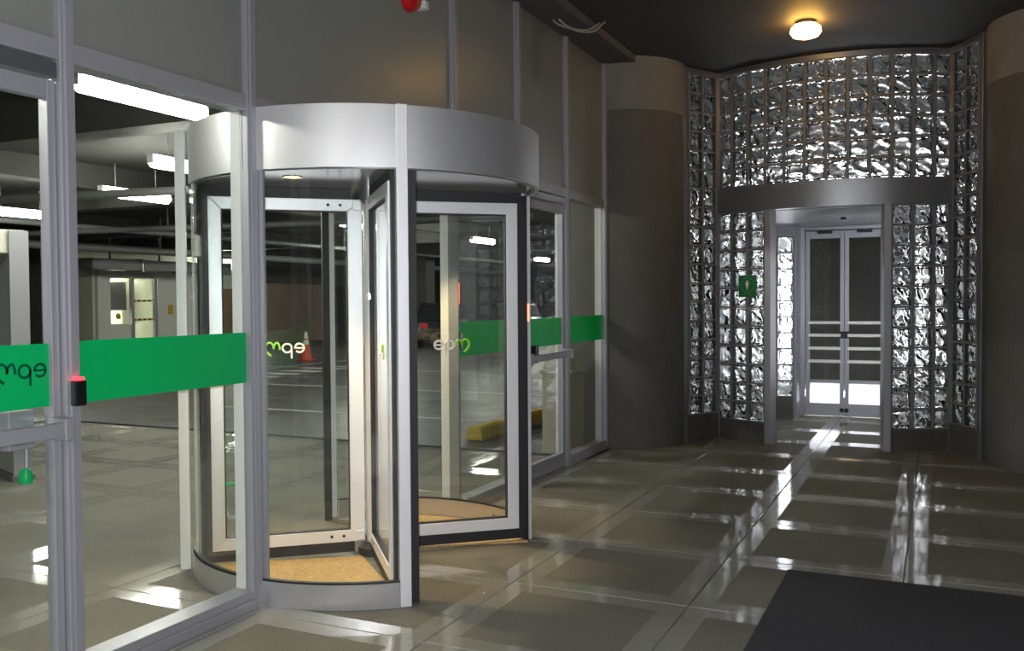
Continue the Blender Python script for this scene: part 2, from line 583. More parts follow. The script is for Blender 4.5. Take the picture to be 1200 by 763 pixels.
for i in range(-9, 7):
    for j in range(-8, 11):
        x = OX + (i + 0.5) * TX; y = OY + (j + 0.5) * TY
        out = x < -3.1
        if out and (y > 8.3 or y < 0.2 or x < -10.4): continue
        if not out and (y > 15.5 or x > 5.2 or y < -1.2): continue
        if not out and y > 9.9 and (x < -3 or x > 1.2): continue
        o = bpy.data.objects.new('floor_tile', slab)
        COL.objects.link(o); o.parent = floor
        o.location = (x, y, random.uniform(-0.0006, 0.0004))

road = thing('ground', (-20, 28, -0.01), 0, 'dark asphalt of the parking area beyond the glass facade', 'ground', kind='structure')
part('asphalt', MB().box(-40, -3.1, 8.32, 60, -0.2, -0.012).box(-40, -10.5, -8, 8.32, -0.2, -0.012), 'asphalt', road)
for (x0, x1, y0, y1) in ((-9.5, -3.2, 10.25, 10.33), (-13.5, -3.4, 13.4, 13.52), (-14, -13.9, 13.5, 20), (-18, -9, 17.2, 17.3)):
    part('parking_line', MB().box(x0, x1, y0, y1, -0.012, -0.009), 'paint_white', road)
for k in range(5):
    part('zebra_stripe', MB().box(-13.2 , -12.2, 14.6 + k * .75, 14.95 + k * .75, -0.012, -0.009), 'paint_white', road)

# ------------------------------------------------------------------ lobby shell
ceil = thing('ceiling', (1, 4, 3.94), 0, 'dark painted lobby ceiling under the warm lamp', 'ceiling', kind='structure')
part('ceiling_slab', MB().box(-3.2, 6.2, -6, 9.95, 3.94, 4.15), 'ceil', ceil)
sof = thing('trim_1', (-2.9, 4, 3.86), 0, 'pale concrete beam running along the top of the glass facade', 'beam', kind='structure')
part('edge_beam', MB().box(-3.25, -2.75, -6, 8.95, 3.87, 3.94), 'concrete', sof)
wr = thing('wall_right', (6.1, 4, 0), 0, 'concrete lobby side wall opposite the glass facade', 'wall', kind='structure')
part('wall_face', MB().box(6.0, 6.2, -6, 9.9, 0, 4.15), 'concrete', wr)
wb = thing('wall_back', (1, -6, 0), 0, 'concrete lobby wall behind the photographer', 'wall', kind='structure')
part('wall_face', MB().box(-3.2, 6.2, -6.2, -6, 0, 4.15), 'concrete', wb)
wv = thing('wall_front', (0, 9.7, 3.88), 0, 'concrete strip of wall above the glass block entrance', 'wall', kind='structure')
part('wall_face', MB().box(0.95, 6.2, 9.9, 10.1, 0, 4.15), 'concrete', wv)

def column(name, cx, cy, label):
    t = thing(name, (cx, cy, 0), 0, label, 'column', kind='structure')
    part('shaft', MB().lathe([(0.64, 0), (0.64, 1.635)], 64, (cx, cy), cap=False).lathe([(0.64, 1.643), (0.64, 3.41)], 64, (cx, cy), cap=False).lathe([(0.633, 1.63), (0.633, 1.65)], 64, (cx, cy), cap=False), 'concrete', t)
    part('column_head', MB().lathe([(0.645, 3.41), (0.645, 3.94)], 64, (cx, cy), cap=False), 'concrete_pale', t, label='paler unpainted head of the column')
    return t
column('trim_2', -3.05, 9.42, 'round concrete column between the glass facade and the glass block entrance')
column('trim_3', 1.03, 9.40, 'round dark concrete column to the right of the glass block entrance')

# ------------------------------------------------------------------ facade: frame, panels, windows, doors
MULL = [(-2.66, -2.60), (-1.62, -1.56), (-0.575, -0.515), (0.47, 0.53), (1.42, 1.48), (2.455, 2.515), (3.497, 3.557), (5.575, 5.635), (6.63, 6.69), (7.685, 7.745), (8.74, 8.80)]
wl = thing('wall_left', (-3.08, 4, 0), 0, 'aluminium framed glass facade along the lobby with opal panels above', 'facade', kind='structure')
ZT0, ZT1 = 2.43, 2.51
for k, (a, b) in enumerate(MULL):
    mb = MB().box(-3.088, -3.035, a, b, 0, 3.87)
    part('outer_mullion', MB().box(-3.15, -3.088, a + .004, b - .004, 0, 3.87), 'white_metal', wl, label='white outer half of the mullion')
    part('mullion', mb, 'alu_paint', wl, bevel=0.004)
    part('glazing_bead', MB().box(-3.035, -3.027, a + .02, b - .004, 0, 3.87), 'alu_paint', wl)
for k in range(len(MULL) - 1):
    a, b = MULL[k][1], MULL[k + 1][0]
    if b < -1: continue
    drum = k == 6
    if drum:
        a2, m = a, 4.566
        part('transom', MB().box(-3.15, -3.04, a, b, ZT0 + .03, ZT1), 'alu_paint', wl)
        part('upper_panel', MB().box(-3.085, -3.065, a, b, ZT1, 3.87), 'panel', wl)
        continue
    part('transom', MB().box(-3.15, -3.04, a, b, ZT0, ZT1), 'alu_paint', wl, bevel=0.004)
    part('upper_panel', MB().box(-3.085, -3.065, a, b, ZT1, 3.87), 'panel', wl)
    if k not in (4, 8):
        part('sill', MB().box(-3.15, -3.035, a, b, 0, 0.09).box(-3.035, -3.02, a, b, 0.0, 0.05), 'alu_paint', wl, bevel=0.003)
BZ0, BZ1 = 1.11, 1.355
wins = {5: 'large glass pane with green band between the door and the revolving door', 7: 'glass pane with green band seen behind the revolving door', 9: 'glass pane with green band against the round column',
        0: 'first plain glass pane behind the photographer', 1: 'second plain glass pane behind the photographer', 2: 'third plain glass pane behind the photographer', 3: 'glass pane with green band left of the swing door'}
nwin = 1
for k in sorted(wins, key=lambda q: (q < 5, q)):
    a, b = MULL[k][1], MULL[k + 1][0]
    if b < -1: continue
    t = thing('window_%d' % nwin, (-3.08, (a + b) / 2, 0.09), 0, wins[k], 'window', kind='structure'); nwin += 1
    part('pane', MB().box(XF - .024, XF - .016, a, b, 0.09, ZT0), 'glass', t)
    part('green_band', MB().box(XF - .0155, XF - .0145, a, b, BZ0, BZ1), 'green', t)

def swing_door(name, a, b, hinge_far, label, txt):
    t = thing(name, (-3.08, (a + b) / 2, 0), 0, label, 'door', kind='structure')
    a += .006; b -= .006
    sw = 0.07
    x0, x1 = -3.11, -3.06
    part('stile', MB().box(x0, x1, a, a + sw, 0.012, 2.35), 'alu_paint', t, bevel=.003)
    sw2 = 0.034
    part('stile', MB().box(x0, x1, b - sw2, b, 0.012, 2.35), 'alu_paint', t, bevel=.003)
    part('top_rail', MB().box(x0, x1, a + sw, b - sw2, 2.28, 2.35), 'alu_paint', t, bevel=.003)
    part('bottom_rail', MB().box(x0, x1, a + sw, b - sw2, 0.012, 0.13), 'alu_paint', t, bevel=.003)
    part('pane', MB().box(-3.088, -3.080, a + sw, b - sw2, 0.13, 2.28), 'glass', t)
    part('green_band', MB().box(-3.0795, -3.0785, a + sw, b - sw2, BZ0, BZ1 - .005), 'green', t)
    part('door_closer', MB().box(-3.11, -3.045, a, b, 2.36, 2.42), 'frame_dark', t, bevel=.003)
    pb = part('push_bar', MB().box(-3.0, -2.965, a + .03, b - .02, 1.0, 1.055), 'alu_paint', t, bevel=.006)
    for yy in (a + .035, b - .06):
        part('bar_bracket', MB().box(-3.06, -2.96, yy, yy + .04, 0.985, 1.07), 'alu_paint', pb, bevel=.004)
    if txt:
        la, lb = letters_epm(0.056, 0, 0.0012)
        # read from the garage side: the word runs towards the photographer in reverse
        for L in (la, lb):
            L.xform(Matrix(((0, 1, 0, -3.0785), (-1, 0, 0, b - 0.045), (0, 0, 1, 1.222), (0, 0, 0, 1))))
        la.add([], []); 
        o = len(la.v); la.v += lb.v; la.f += [tuple(i + o for i in f) for f in lb.f]; la.mi += lb.mi; la.smooth += lb.smooth
        part('lettering', la, 'green_dark', t, label='dark green letters epm read in reverse through the band')
        lk = part('lock_case', MB().box(-3.20, -3.13, b - .17, b - .06, 0.95, 1.10), 'alu_paint', t, bevel=.006, label='metal lock case on the outer face')
        part('lock_rod', MB().tube([(-3.16, b - .075, 0.95), (-3.16, b - .075, 0.868)], .009, 10), 'alu_paint', lk)
        part('green_knob', MB().lathe([(0.010, .872), (.017, .868), (.024, .845), (.027, .825), (.022, .815)], 16, (-3.16, b - .08)), 'green', lk, label='green plastic knob at the foot of the rod')
    return t
swing_door('door_1', MULL[4][1], MULL[5][0], True, 'glass swing door with push bar and reversed lettering on its green band', True)
d2 = swing_door('door_2', MULL[8][1], MULL[9][0], False, 'glass swing door with push bar beyond the revolving door', False)
part('lock_case', MB().box(-3.06, -3.0, 6.91, 6.96, .985, 1.13), 'blackgloss', d2, bevel=.005, label='black lock case by the near end of the push bar')

def reader(y, z0, z1, label):
    t = thing('card_reader', (-3.02, y, z0), 0, label, 'card reader', 'black card readers on the facade mullions')
    part('reader_case', MB().box(-3.0265, -2.99, y - .024, y + .024, z0, z1), 'blackgloss', t, bevel=.006)
    part('indicator_lamp', MB().box(-3.022, -2.994, y - .016, y + .016, z1 , z1 + .012), 'red_led', t, label='glowing red indicator on top')
reader(2.488, 1.106, 1.205, 'black card reader with a red light on the mullion beside the push bar')
def reader_plain(y, z0, z1, label):
    t = thing('card_reader', (-3.02, y, z0), 0, label, 'card reader', 'black card readers on the facade mullions')
    part('reader_case', MB().box(-3.0265, -3.0, y - .022, y + .022, z0, z1), 'blackgloss', t, bevel=.006)
reader_plain(5.608, 1.165, 1.285, 'small black card reader on the mullion behind the revolving door')
single('red_reflection_strip', MB().box(-3.0265, -3.015, 5.598, 5.606, 1.48, 1.63), 'red_reflection', (-3.02, 5.602, 1.48), 'thin glowing strip imitating a red reflection on the mullion behind the revolving door', 'light')  # glowing strip stands in for a red reflection on the metal

# ------------------------------------------------------------------ revolving door
CX, CY = -3.048, 4.552
D2 = math.radians
RD = 0.992
rev = thing('revolving_door', (CX, CY, 0), 0, 'round four wing revolving door with a brushed steel drum', 'revolving door')
ZC0, ZC1 = 2.15, 2.455
FLa, FRa, BRa, BLa = D2(-47), D2(45), D2(139), D2(220)
# canopy: two brushed shells with a seam at each post, closed roof and soffit
def cyl(r0, r1, a0, a1, z0, z1, n=48): return MB().ring((CX, CY), r0, r1, a0, a1, z0, z1, n)
seam = 0.004
arcs = [(FLa, FRa), (FRa, BRa), (BRa, BLa), (BLa, FLa + 2 * PI)]
for a0, a1 in arcs:
    part('canopy_fascia', cyl(RD - .012, RD + .012, a0 + seam, a1 - seam, ZC0, ZC1, 40), 'alu_h', rev)
part('canopy_roof', MB().lathe([(RD - .012, ZC1 - .03), (RD - .012, ZC1 - .01)], 72, (CX, CY)), 'frame_dark', rev)
part('drum_ceiling', MB().lathe([(RD - .012, ZC0 + .012), (RD - .012, ZC0 + .03)], 72, (CX, CY)), 'soffit', rev)
part('ceiling_trim', cyl(RD - .03, RD - .012, 0, 2 * PI, ZC0 - .004, ZC0 + .012, 72), 'frame_dark', rev)
def polar(a, r, z=0): return (CX + r * math.cos(a), CY + r * math.sin(a), z)
def radial_box(a, r0, r1, t0, t1, z0, z1):
    """box along the radius at angle a; t0..t1 across (counter-clockwise positive)"""
    c, s = math.cos(a), math.sin(a)
    mb = MB().box(r0, r1, t0, t1, z0, z1)
    return mb.xform(Matrix(((c, -s, 0, CX), (s, c, 0, CY), (0, 0, 1, 0), (0, 0, 0, 1))))
for a, sgn in ((FLa, 1), (FRa, -1), (BRa, 1), (BLa, -1)):
    back = a in (BRa, BLa)
    p = part('post', radial_box(a, RD + (.03 if back else -.045), RD + (.085 if back else .016), -.028, .028, 0, ZC1 + .004), 'white_metal' if back else 'alu', rev, bevel=.003)
    t0, t1 = (.028, .075) if sgn > 0 else (-.075, -.028)
    part('rubber_edge', radial_box(a, RD - .06, RD - .024, t0, t1, 0.004, ZC0), 'black', p, label='black rubber safety edge facing the opening')
part('post_reflection', radial_box(FRa, RD - .004, RD + .004, -.031, -.028, 1.375, 1.482), 'red_reflection', rev, label='thin glowing strip imitating a red reflection on the far front post')  # same red reflection imitated by a glowing strip on the post
gap = .03
for a0, a1 in ((BLa + gap, FLa + 2 * PI - gap), (FRa + gap, BRa - gap)):
    part('curved_glass', cyl(RD - .006, RD + .004, a0, a1, .125, ZC0, 40), 'glass', rev)
    part('bottom_rail', cyl(RD - .02, RD + .016, a0, a1, 0, .125, 40), 'alu_h', rev, bevel=0)
    part('rail_seal', cyl(RD - .014, RD + .01, a0, a1, .125, .133, 40), 'black', rev)
for yy in (3.5575, 5.574):
    s = 1 if yy < CY else -1
    part('side_jamb', MB().box(-3.06, -3.0, min(yy, yy + s * .015), max(yy, yy + s * .015), 0, ZC1), 'alu_paint', rev)
dl = part('downlight', MB().lathe([(.055, ZC0 + .008), (.055, ZC0 + .016)], 24, (-3.09, 3.9), cap=False).lathe([(.04, ZC0 + .010), (.055, ZC0 + .008)], 24, (-3.09, 3.9), cap=False), 'chrome', rev, label='round recessed downlight with an amber lamp')
part('lamp', MB().lathe([(.04, ZC0 + .0095), (.038, ZC0 + .0115)], 20, (-3.09, 3.9)), 'amber', dl)
dl2 = part('downlight', MB().lathe([(.055, ZC0 + .008), (.055, ZC0 + .016)], 24, (-3.0, 5.2), cap=False).lathe([(.04, ZC0 + .010), (.055, ZC0 + .008)], 24, (-3.0, 5.2), cap=False), 'chrome', rev, label='round recessed downlight with an amber lamp')
part('lamp', MB().lathe([(.04, ZC0 + .0095), (.038, ZC0 + .0115)], 20, (-3.0, 5.2)), 'amber', dl2)
for k, (x, y) in enumerate(((-3.09, 3.9), (-3.0, 5.2))):
    sd = bpy.data.lights.new('downlight_lamp', 'SPOT')
    sd.energy = 75; sd.color = (1.0, 0.70, 0.36); sd.spot_size = D2(80); sd.spot_blend = .6; sd.shadow_soft_size = .035
    so = bpy.data.objects.new('downlight_lamp', sd)
    so.location = (x, y, ZC0 - .004); COL.objects.link(so)
part('center_shaft', MB().tube([(CX, CY, .02), (CX, CY, ZC0 + .01)], .032, 20), 'alu', rev)
part('shaft_collar', MB().lathe([(.085, .015), (.085, .05), (.05, .075), (.034, .08)], 24, (CX, CY)), 'black', rev)
part('shaft_hub', MB().lathe([(.034, 2.08), (.06, 2.09), (.06, ZC0 + .012)], 24, (CX, CY)), 'frame_dark', rev)

def make_wing(a):
    """wing in local coordinates: x along the radius, y through the leaf; parts are sub-parts of the wing"""
    R0, R1 = 0.045, 0.905
    Z0, Z1 = 0.09, 2.10
    T = 0.024
    fr = MB()
    ow, iw, rw = .072, .085, .07
    # mitred frame: four trapezia
    def trap(q): fr.prism(q, -T, T, 'y')
    o = [(R0, Z0), (R1, Z0), (R1, Z1), (R0, Z1)]
    i = [(R0 + iw, Z0 + rw), (R1 - ow, Z0 + rw), (R1 - ow, Z1 - rw), (R0 + iw, Z1 - rw)]
    for k in range(4):
        j = (k + 1) % 4
        g = 0.0006
        trap([o[k], o[j], i[j], i[k]])
    wing = part('wing', fr, 'alu', None, bevel=.003)
    wing.parent = rev
    wing.location = (0, 0, 0)
    wing.rotation_euler = (0, 0, a)
    part('wing_glass', MB().box(R0 + iw, R1 - ow, -.005, .005, Z0 + rw, Z1 - rw), 'glass_door', wing, world=False)
    gs = MB()
    for x0, x1, z0, z1 in ((R0 + iw, R0 + iw + .006, Z0 + rw, Z1 - rw), (R1 - ow - .006, R1 - ow, Z0 + rw, Z1 - rw), (R0 + iw + .006, R1 - ow - .006, Z0 + rw, Z0 + rw + .006), (R0 + iw + .006, R1 - ow - .006, Z1 - rw - .006, Z1 - rw)):
        gs.box(x0, x1, -.02, .02, z0, z1)
    part('glazing_gasket', gs, 'black', wing, world=False)
    part('brush_seal', MB().box(R0 + .06, R1 + .03, -.012, .012, .026, Z0), 'black', wing, world=False, label='black brush seal under the wing')
    part('brush_seal', MB().box(R0 + .06, R1 + .03, -.012, .012, Z1, ZC0 + .01), 'black', wing, world=False, label='black brush seal above the wing')
    part('brush_seal', MB().box(R1, R1 + .055, -.012, .012, Z0, Z1), 'black', wing, world=False, label='black brush seal along the outer edge')
    for zb in (Z0 + rw / 2, Z1 - rw / 2):
        part('clamp_plate', MB().box(R0 + .004, R0 + .055, -T - .004, T + .004, zb - .03, zb + .03), 'alu', wing, world=False, bevel=.004)
        for xb in (.17, .24):
            b = MB().tube([(xb, -T - .002, zb), (xb, T + .002, zb)], .009, 12)
            part('bolt', b, 'black', wing, world=False)
    la, lb = letters_epm(0.06, -.0062, .0062)
    for L in (la, lb):
        L.xform(Matrix.Translation((0.38, 0, 1.207)))
    part('lettering', la, 'white_film', wing, world=False, label='white letters e and p of epm')
    part('lettering', lb, 'lime', wing, world=False, label='lime green letter m of epm')
    return wing
A0 = D2(41)
for k in range(4):
    make_wing(A0 + k * PI / 2)

def sector_mat(a0, a1, label):
    mb = MB().prism([(CX + .10 * math.cos((a0 + a1) / 2), CY + .10 * math.sin((a0 + a1) / 2))] + [polar(a0 + (a1 - a0) * k / 28, RD - .034)[:2] for k in range(29)], .001, .012)
    c = polar((a0 + a1) / 2, .5)
    single('sector_mat', mb, 'coir', c, label, 'doormat', 'tan mats inside the revolving door')
sector_mat(D2(219), D2(313), 'tan fan shaped mat inside the drum under the near curved glass')
sector_mat(D2(39), D2(133), 'tan fan shaped mat inside the drum under the far curved glass')
# maker's plate inside the far rail
def rail_lettering():
    cu = bpy.data.curves.new('rail_text', 'FONT')
    cu.body = 'boon edam'; cu.size = 0.04; cu.extrude = 0.0006
    tmp = bpy.data.objects.new('rail_text', cu)
    COL.objects.link(tmp)
    dg = bpy.context.evaluated_depsgraph_get()
    me = bpy.data.meshes.new_from_object(tmp.evaluated_get(dg))
    bpy.data.objects.remove(tmp)
    mb = MB()
    r = RD - .0215
    wtot = max(v.co.x for v in me.vertices)
    ac = D2(61)
    vs = []
    for v in me.vertices:
        a = ac - (v.co.x - wtot / 2) / r
        rr = r - v.co.z
        vs.append((CX + rr * math.cos(a), CY + rr * math.sin(a), 0.05 + v.co.y))
    mb.add(vs, [tuple(p.vertices) for p in me.polygons])
    # round emblem before the word
    a = ac + (wtot / 2 + .03) / r
    e = MB()
    for k in range(16):
        pass
    part('rail_lettering', mb, 'frame_dark', rev, label='small maker name boon edam on the inner rail')
    em = MB().lathe([(.017, -.0006), (.017, .0012)], 18)
    rot = Matrix.Translation(polar(a, r, .063)) @ Matrix.Rotation(a, 4, 'Z') @ Matrix.Rotation(-PI / 2, 4, 'Y')
    em.xform(rot)
    part('rail_emblem', em, 'frame_dark', rev)
rail_lettering()

# ------------------------------------------------------------------ glass block entrance
EC = (-1.02, 11.626); ER = 2.0
def ep(a, r=ER, z=0.0): return Vector((EC[0] + r * math.sin(a), EC[1] - r * math.cos(a), z))
wf = thing('wall_far', (-1.02, 9.63, 0), 0, 'bowed glass block wall with a metal band around the entrance doorway', 'glass block wall', kind='structure')
def block_mesh():
    mb = MB()
    h, d = 0.0875, 0.042
    def rect(s, y): return [(-s, y, -s), (s, y, -s), (s, y, s), (-s, y, s)]
    L = [rect(h - .016, -d + .004), rect(h - .008, -d), rect(h, -d + .010), rect(h, d - .010), rect(h - .008, d), rect(h - .016, d - .004)]
    for r in L: mb.v += r
    for l in range(5):
        for i in range(4):
            j = (i + 1) % 4
            mb.f.append((l * 4 + i, l * 4 + j, l * 4 + 4 + j, l * 4 + 4 + i)); mb.mi.append(0); mb.smooth.append(False)
    mb.f.append((3, 2, 1, 0)); mb.mi.append(0); mb.smooth.append(False)
    mb.f.append((20, 21, 22, 23)); mb.mi.append(0); mb.smooth.append(False)
    return mb.mesh('glass_block', 'block')
bmesh_block = block_mesh()
def panel(parent, name, slots, z0, rows):
    """slots: (point, angle about z, width scale); joints are one grid, every block its own object"""
    g = thing(name, (0, 0, 0)); g.parent = parent
    g.location = Vector((slots[0][0].x, slots[0][0].y, z0)) - wloc(parent)
    base = wloc(g)
    jm = MB()
    for p, rz in slots:
        for r in range(rows):
            o = bpy.data.objects.new('glass_block', bmesh_block)
            COL.objects.link(o); o.parent = g
            o.location = Vector((p.x, p.y, z0 + .1 + .2 * r)) - base
            o.rotation_euler = (0, 0, rz)
        c, s = math.cos(rz), math.sin(rz)
        for r in range(rows + 1):
            z = z0 + .2 * r
            st = len(jm.v); jm.box(-.1, .1, -.0425, .0425, z - .009, z + .009)
            jm.xform(Matrix(((c, -s, 0, p.x), (s, c, 0, p.y), (0, 0, 1, 0), (0, 0, 0, 1))), st)
        for sx in (-.1, .1):
            st = len(jm.v); jm.box(sx - .013, sx + .013, -.0425, .0425, z0, z0 + .2 * rows)
            jm.xform(Matrix(((c, -s, 0, p.x), (s, c, 0, p.y), (0, 0, 1, 0), (0, 0, 0, 1))), st)
    part('joint_grid', jm, 'joint', g)
    return g
PZ, RB = 0.22, 11
BZ = PZ + .2 * RB               # underside of the metal band
BT = BZ + .26
lower_l = [(ep(-.6 + .05 + .1 * k), -.6 + .05 + .1 * k) for k in range(3)]
lower_r = [(ep(.3 + .05 + .1 * k), .3 + .05 + .1 * k) for k in range(3)]
upper = [(ep(-.6 + .05 + .1 * k), -.6 + .05 + .1 * k) for k in range(12)]
panel(wf, 'lower_panel', lower_l, PZ, RB)
panel(wf, 'lower_panel', lower_r, PZ, RB)
panel(wf, 'upper_panel', upper, BT, 6)
pl, pr = Vector((-2.165, 9.975, 0)), Vector((0.115, 9.975, 0))
ol, orr = Vector((-2.455, 9.49, 0)), Vector((0.405, 9.49, 0))
def strip_slots(p, q):
    d = (q - p).normalized(); m = (p + q) / 2
    rz = math.atan2(d.y, d.x)
    if d.x < 0: rz += PI
    return [(m - d * .1, rz), (m + d * .1, rz)]
panel(wf, 'side_strip', strip_slots(ol, pl), .28, 18)
panel(wf, 'side_strip', strip_slots(pr, orr), .28, 18)
def arcband(r0, r1, a0, a1, z0, z1, n=24):
    return MB().ring(EC, r0, r1, a0 - PI / 2, a1 - PI / 2, z0, z1, n)
part('metal_band', arcband(ER - .06, ER + .075, -.6, .6, BZ, BT, 40), 'frame_dark', wf)
part('top_channel', arcband(ER - .05, ER + .05, -.6, .6, BT + 1.2, BT + 1.25, 40), 'frame_dark', wf)
for a0, a1 in ((-.6, -.29), (.29, .6)):
    part('plinth', arcband(ER - .05, ER + .05, a0, a1, 0, PZ, 12), 'plinth', wf)
for p, q in ((ol, pl), (pr, orr)):
    part('plinth', MB().beam((p.x, p.y, .14), (q.x, q.y, .14), .1, .28), 'plinth', wf)
    part('top_channel', MB().beam((p.x, p.y, 3.905), (q.x, q.y, 3.905), .1, .05), 'frame_dark', wf)
for a in (-.28, .28):
    mb = MB().box(-.033, .033, -.075, .06, 0, BZ)
    p = ep(a)
    mb.xform(Matrix.Translation((p.x, p.y, 0)) @ Matrix.Rotation(a, 4, 'Z'))
    part('door_post', mb, 'alu_paint', wf, bevel=.004)
for p, a in ((pl, .5), (pr, -.5)):
    for s in (-1, 1):
        mb = MB().box(-.022, .022, -.075, .06, 0, 3.93)
        mb.xform(Matrix.Translation((p.x + s * .032, p.y - (0.014 if (s < 0) == (p.x < -1) else -.004), 0)) @ Matrix.Rotation(a * (1.2 if (s < 0) == (p.x < -1) else -1), 4, 'Z'))
        part('corner_mullion', mb, 'frame_dark', wf, bevel=.004)
for p, a in ((ol, 1.03), (orr, -1.03)):
    mb = MB().box(-.025, .025, -.07, .06, 0, 3.93)
    mb.xform(Matrix.Translation((p.x, p.y, 0)) @ Matrix.Rotation(a, 4, 'Z'))
    part('edge_mullion', mb, 'frame_dark', wf, bevel=.004)
sl = single('door_latch', MB().box(-2.50, -2.44, 9.395, 9.425, .26, .365), 'blackgloss', (-2.47, 9.41, .26), 'small black latch low on the outer edge of the glass block entrance', 'latch', bevel=.004)

# planked vestibule soffit, inner partition and doors
cv = thing('trim_4', (-1.02, 11, BZ), 0, 'planked metal soffit inside the glass block entrance', 'soffit', kind='structure')
for k in range(8):
    y0 = 9.86 + k * .30
    part('plank', MB().box(-1.9, -.1, y0, y0 + .292, BZ + .004 , BZ + .03), 'alu_paint', cv)
single('soffit_sensor', MB().lathe([(.03, BZ - .02), (.03, BZ + .004)], 16, (-.98, 11.0)), 'black', (-.98, 11.0, BZ - .02), 'small round black sensor under the planked soffit of the entrance', 'sensor')
IY = 12.28
wi = thing('wall_inner', (-1.1, IY, 0), 0, 'inner metal partition holding the double glass door of the entrance', 'partition', kind='structure')
part('frame_post', MB().box(-1.64, -1.55, IY - .07, IY + .05, 0, BZ), 'frame_dark', wi, bevel=.004)
part('frame_post', MB().box(-.60, -.51, IY - .07, IY + .05, 0, BZ), 'frame_dark', wi, bevel=.004)
part('frame_head', MB().box(-1.55, -.60, IY - .06, IY + .05, 2.375, BZ), 'frame_dark', wi, bevel=.004)
il = [(Vector((-1.75, 11.85, 0)), .35), (Vector((-1.94, 11.78, 0)), .35)]
ir = [(Vector((-.40, 11.85, 0)), -.35), (Vector((-.21, 11.78, 0)), -.35)]
panel(wi, 'inner_strip', il, .28, 10)
panel(wi, 'inner_strip', ir, .28, 10)
for q, s in ((il, 1), (ir, -1)):
    c = (q[0][0] + q[1][0]) / 2; d = Vector((math.cos(s * .35), math.sin(s * .35), 0))
    a, b = c - d * .2, c + d * .2
    part('inner_plinth', MB().beam((a.x, a.y, .14), (b.x, b.y, .14), .1, .28), 'plinth', wi)
    part('inner_head', MB().beam((a.x, a.y, 2.35), (b.x, b.y, 2.35), .1, .13), 'frame_dark', wi)
part('inner_mullion', MB().box(-1.655, -1.60, 11.86, 12.21, 0, BZ), 'frame_dark', wi, bevel=.004)
part('inner_mullion', MB().box(-.55, -.495, 11.86, 12.21, 0, BZ), 'frame_dark', wi, bevel=.004)

M['kick'] = translucent('frosted_kick_panel', (0.85, 0.86, 0.88), 0.75, 0.4)
dd = thing('door_3', (-1.075, IY, 0), 0, 'double glass door with four push bars inside the glass block entrance', 'door', kind='structure')
for x0, x1 in ((-1.545, -1.078), (-1.072, -.605)):
    mid = (x0 + x1) / 2
    inner_left = x1 < -1.0 
    lf = MB()
    for q in ((x0, x0 + .05, .012, 2.365), (x1 - .05, x1, .012, 2.365), (x0 + .05, x1 - .05, 2.27, 2.365), (x0 + .05, x1 - .05, .012, .17), (x0 + .05, x1 - .05, .43, .47)):
        lf.box(q[0], q[1], IY - .03, IY + .02, q[2], q[3])
    leaf = part('door_leaf', lf, 'alu_paint', dd, bevel=.003)
    part('leaf_glass', MB().box(x0 + .05, x1 - .05, IY - .008, IY, .47, 2.27), 'glass', leaf)
    part('kick_panel', MB().box(x0 + .05, x1 - .05, IY - .012, IY - .002, .17, .43), 'kick', leaf, label='bright frosted panel at the foot of the leaf')
    for z in (.71, .875, 1.04, 1.20):
        part('push_bar', MB().tube([(x0 + .04, IY - .07, z), (x1 - .04, IY - .07, z)], .02, 12), 'white_metal', leaf)
    hx = x1 - .025 if inner_left else x0 + .025
    part('lock_plate', MB().box(hx - .03, hx + .03, IY - .05, IY - .03, 1.0, 1.09), 'black', leaf, bevel=.003)
    part('floor_bolt', MB().tube([(hx, IY - .06, .09), (hx, IY - .03, .09)], .028, 14), 'black', leaf)
    part('door_closer', MB().box(mid - .09, mid + .09, IY - .07, IY - .03, 2.33, 2.365), 'black', leaf, bevel=.003)

# rooms behind the glass blocks
wn = thing('wall_vestibule', (-1, 13, 0), 0, 'unseen rooms around and above the glass block entrance, wall tones set to shape its glow', 'wall', kind='structure')
part('side_wall', MB().box(-3.3, -3.2, 10.05, 15, 0, 4.3), 'concrete', wn)
part('side_wall', MB().box(1.2, 1.3, 10.05, 15, 0, 4.3), 'concrete', wn)
part('return_wall', MB().box(-3.3, -2.55, 10.02, 10.06, 0, 4.3).box(.5, 1.3, 10.02, 10.06, 0, 4.3), 'concrete', wn)  # side rooms toned dark to dim the side strips
part('cross_wall', MB().box(-3.3, -1.64, IY - .02, IY + .05, 0, BZ).box(-.51, 1.3, IY - .02, IY + .05, 0, BZ), 'white_wall', wn)
part('upper_cross_wall', MB().box(-3.3, 1.3, IY - .02, IY + .05, BZ, 4.3), 'concrete_pale', wn)  # darker than the wall below, so the upper blocks fade into shade
part('back_wall', MB().box(-3.3, 1.3, 14.95, 15.05, 0, 4.3), 'concrete', wn)
part('upper_ceiling', MB().box(-3.3, 1.3, 9.95, 15, 4.15, 4.35), 'garage_ceil', wn)
part('soffit_roof', MB().box(-1.95, -.05, 9.85, IY - .03, BZ + .04, BZ + .08), 'concrete', wn)  # toned dark to keep lamp bounce off the upper blocks

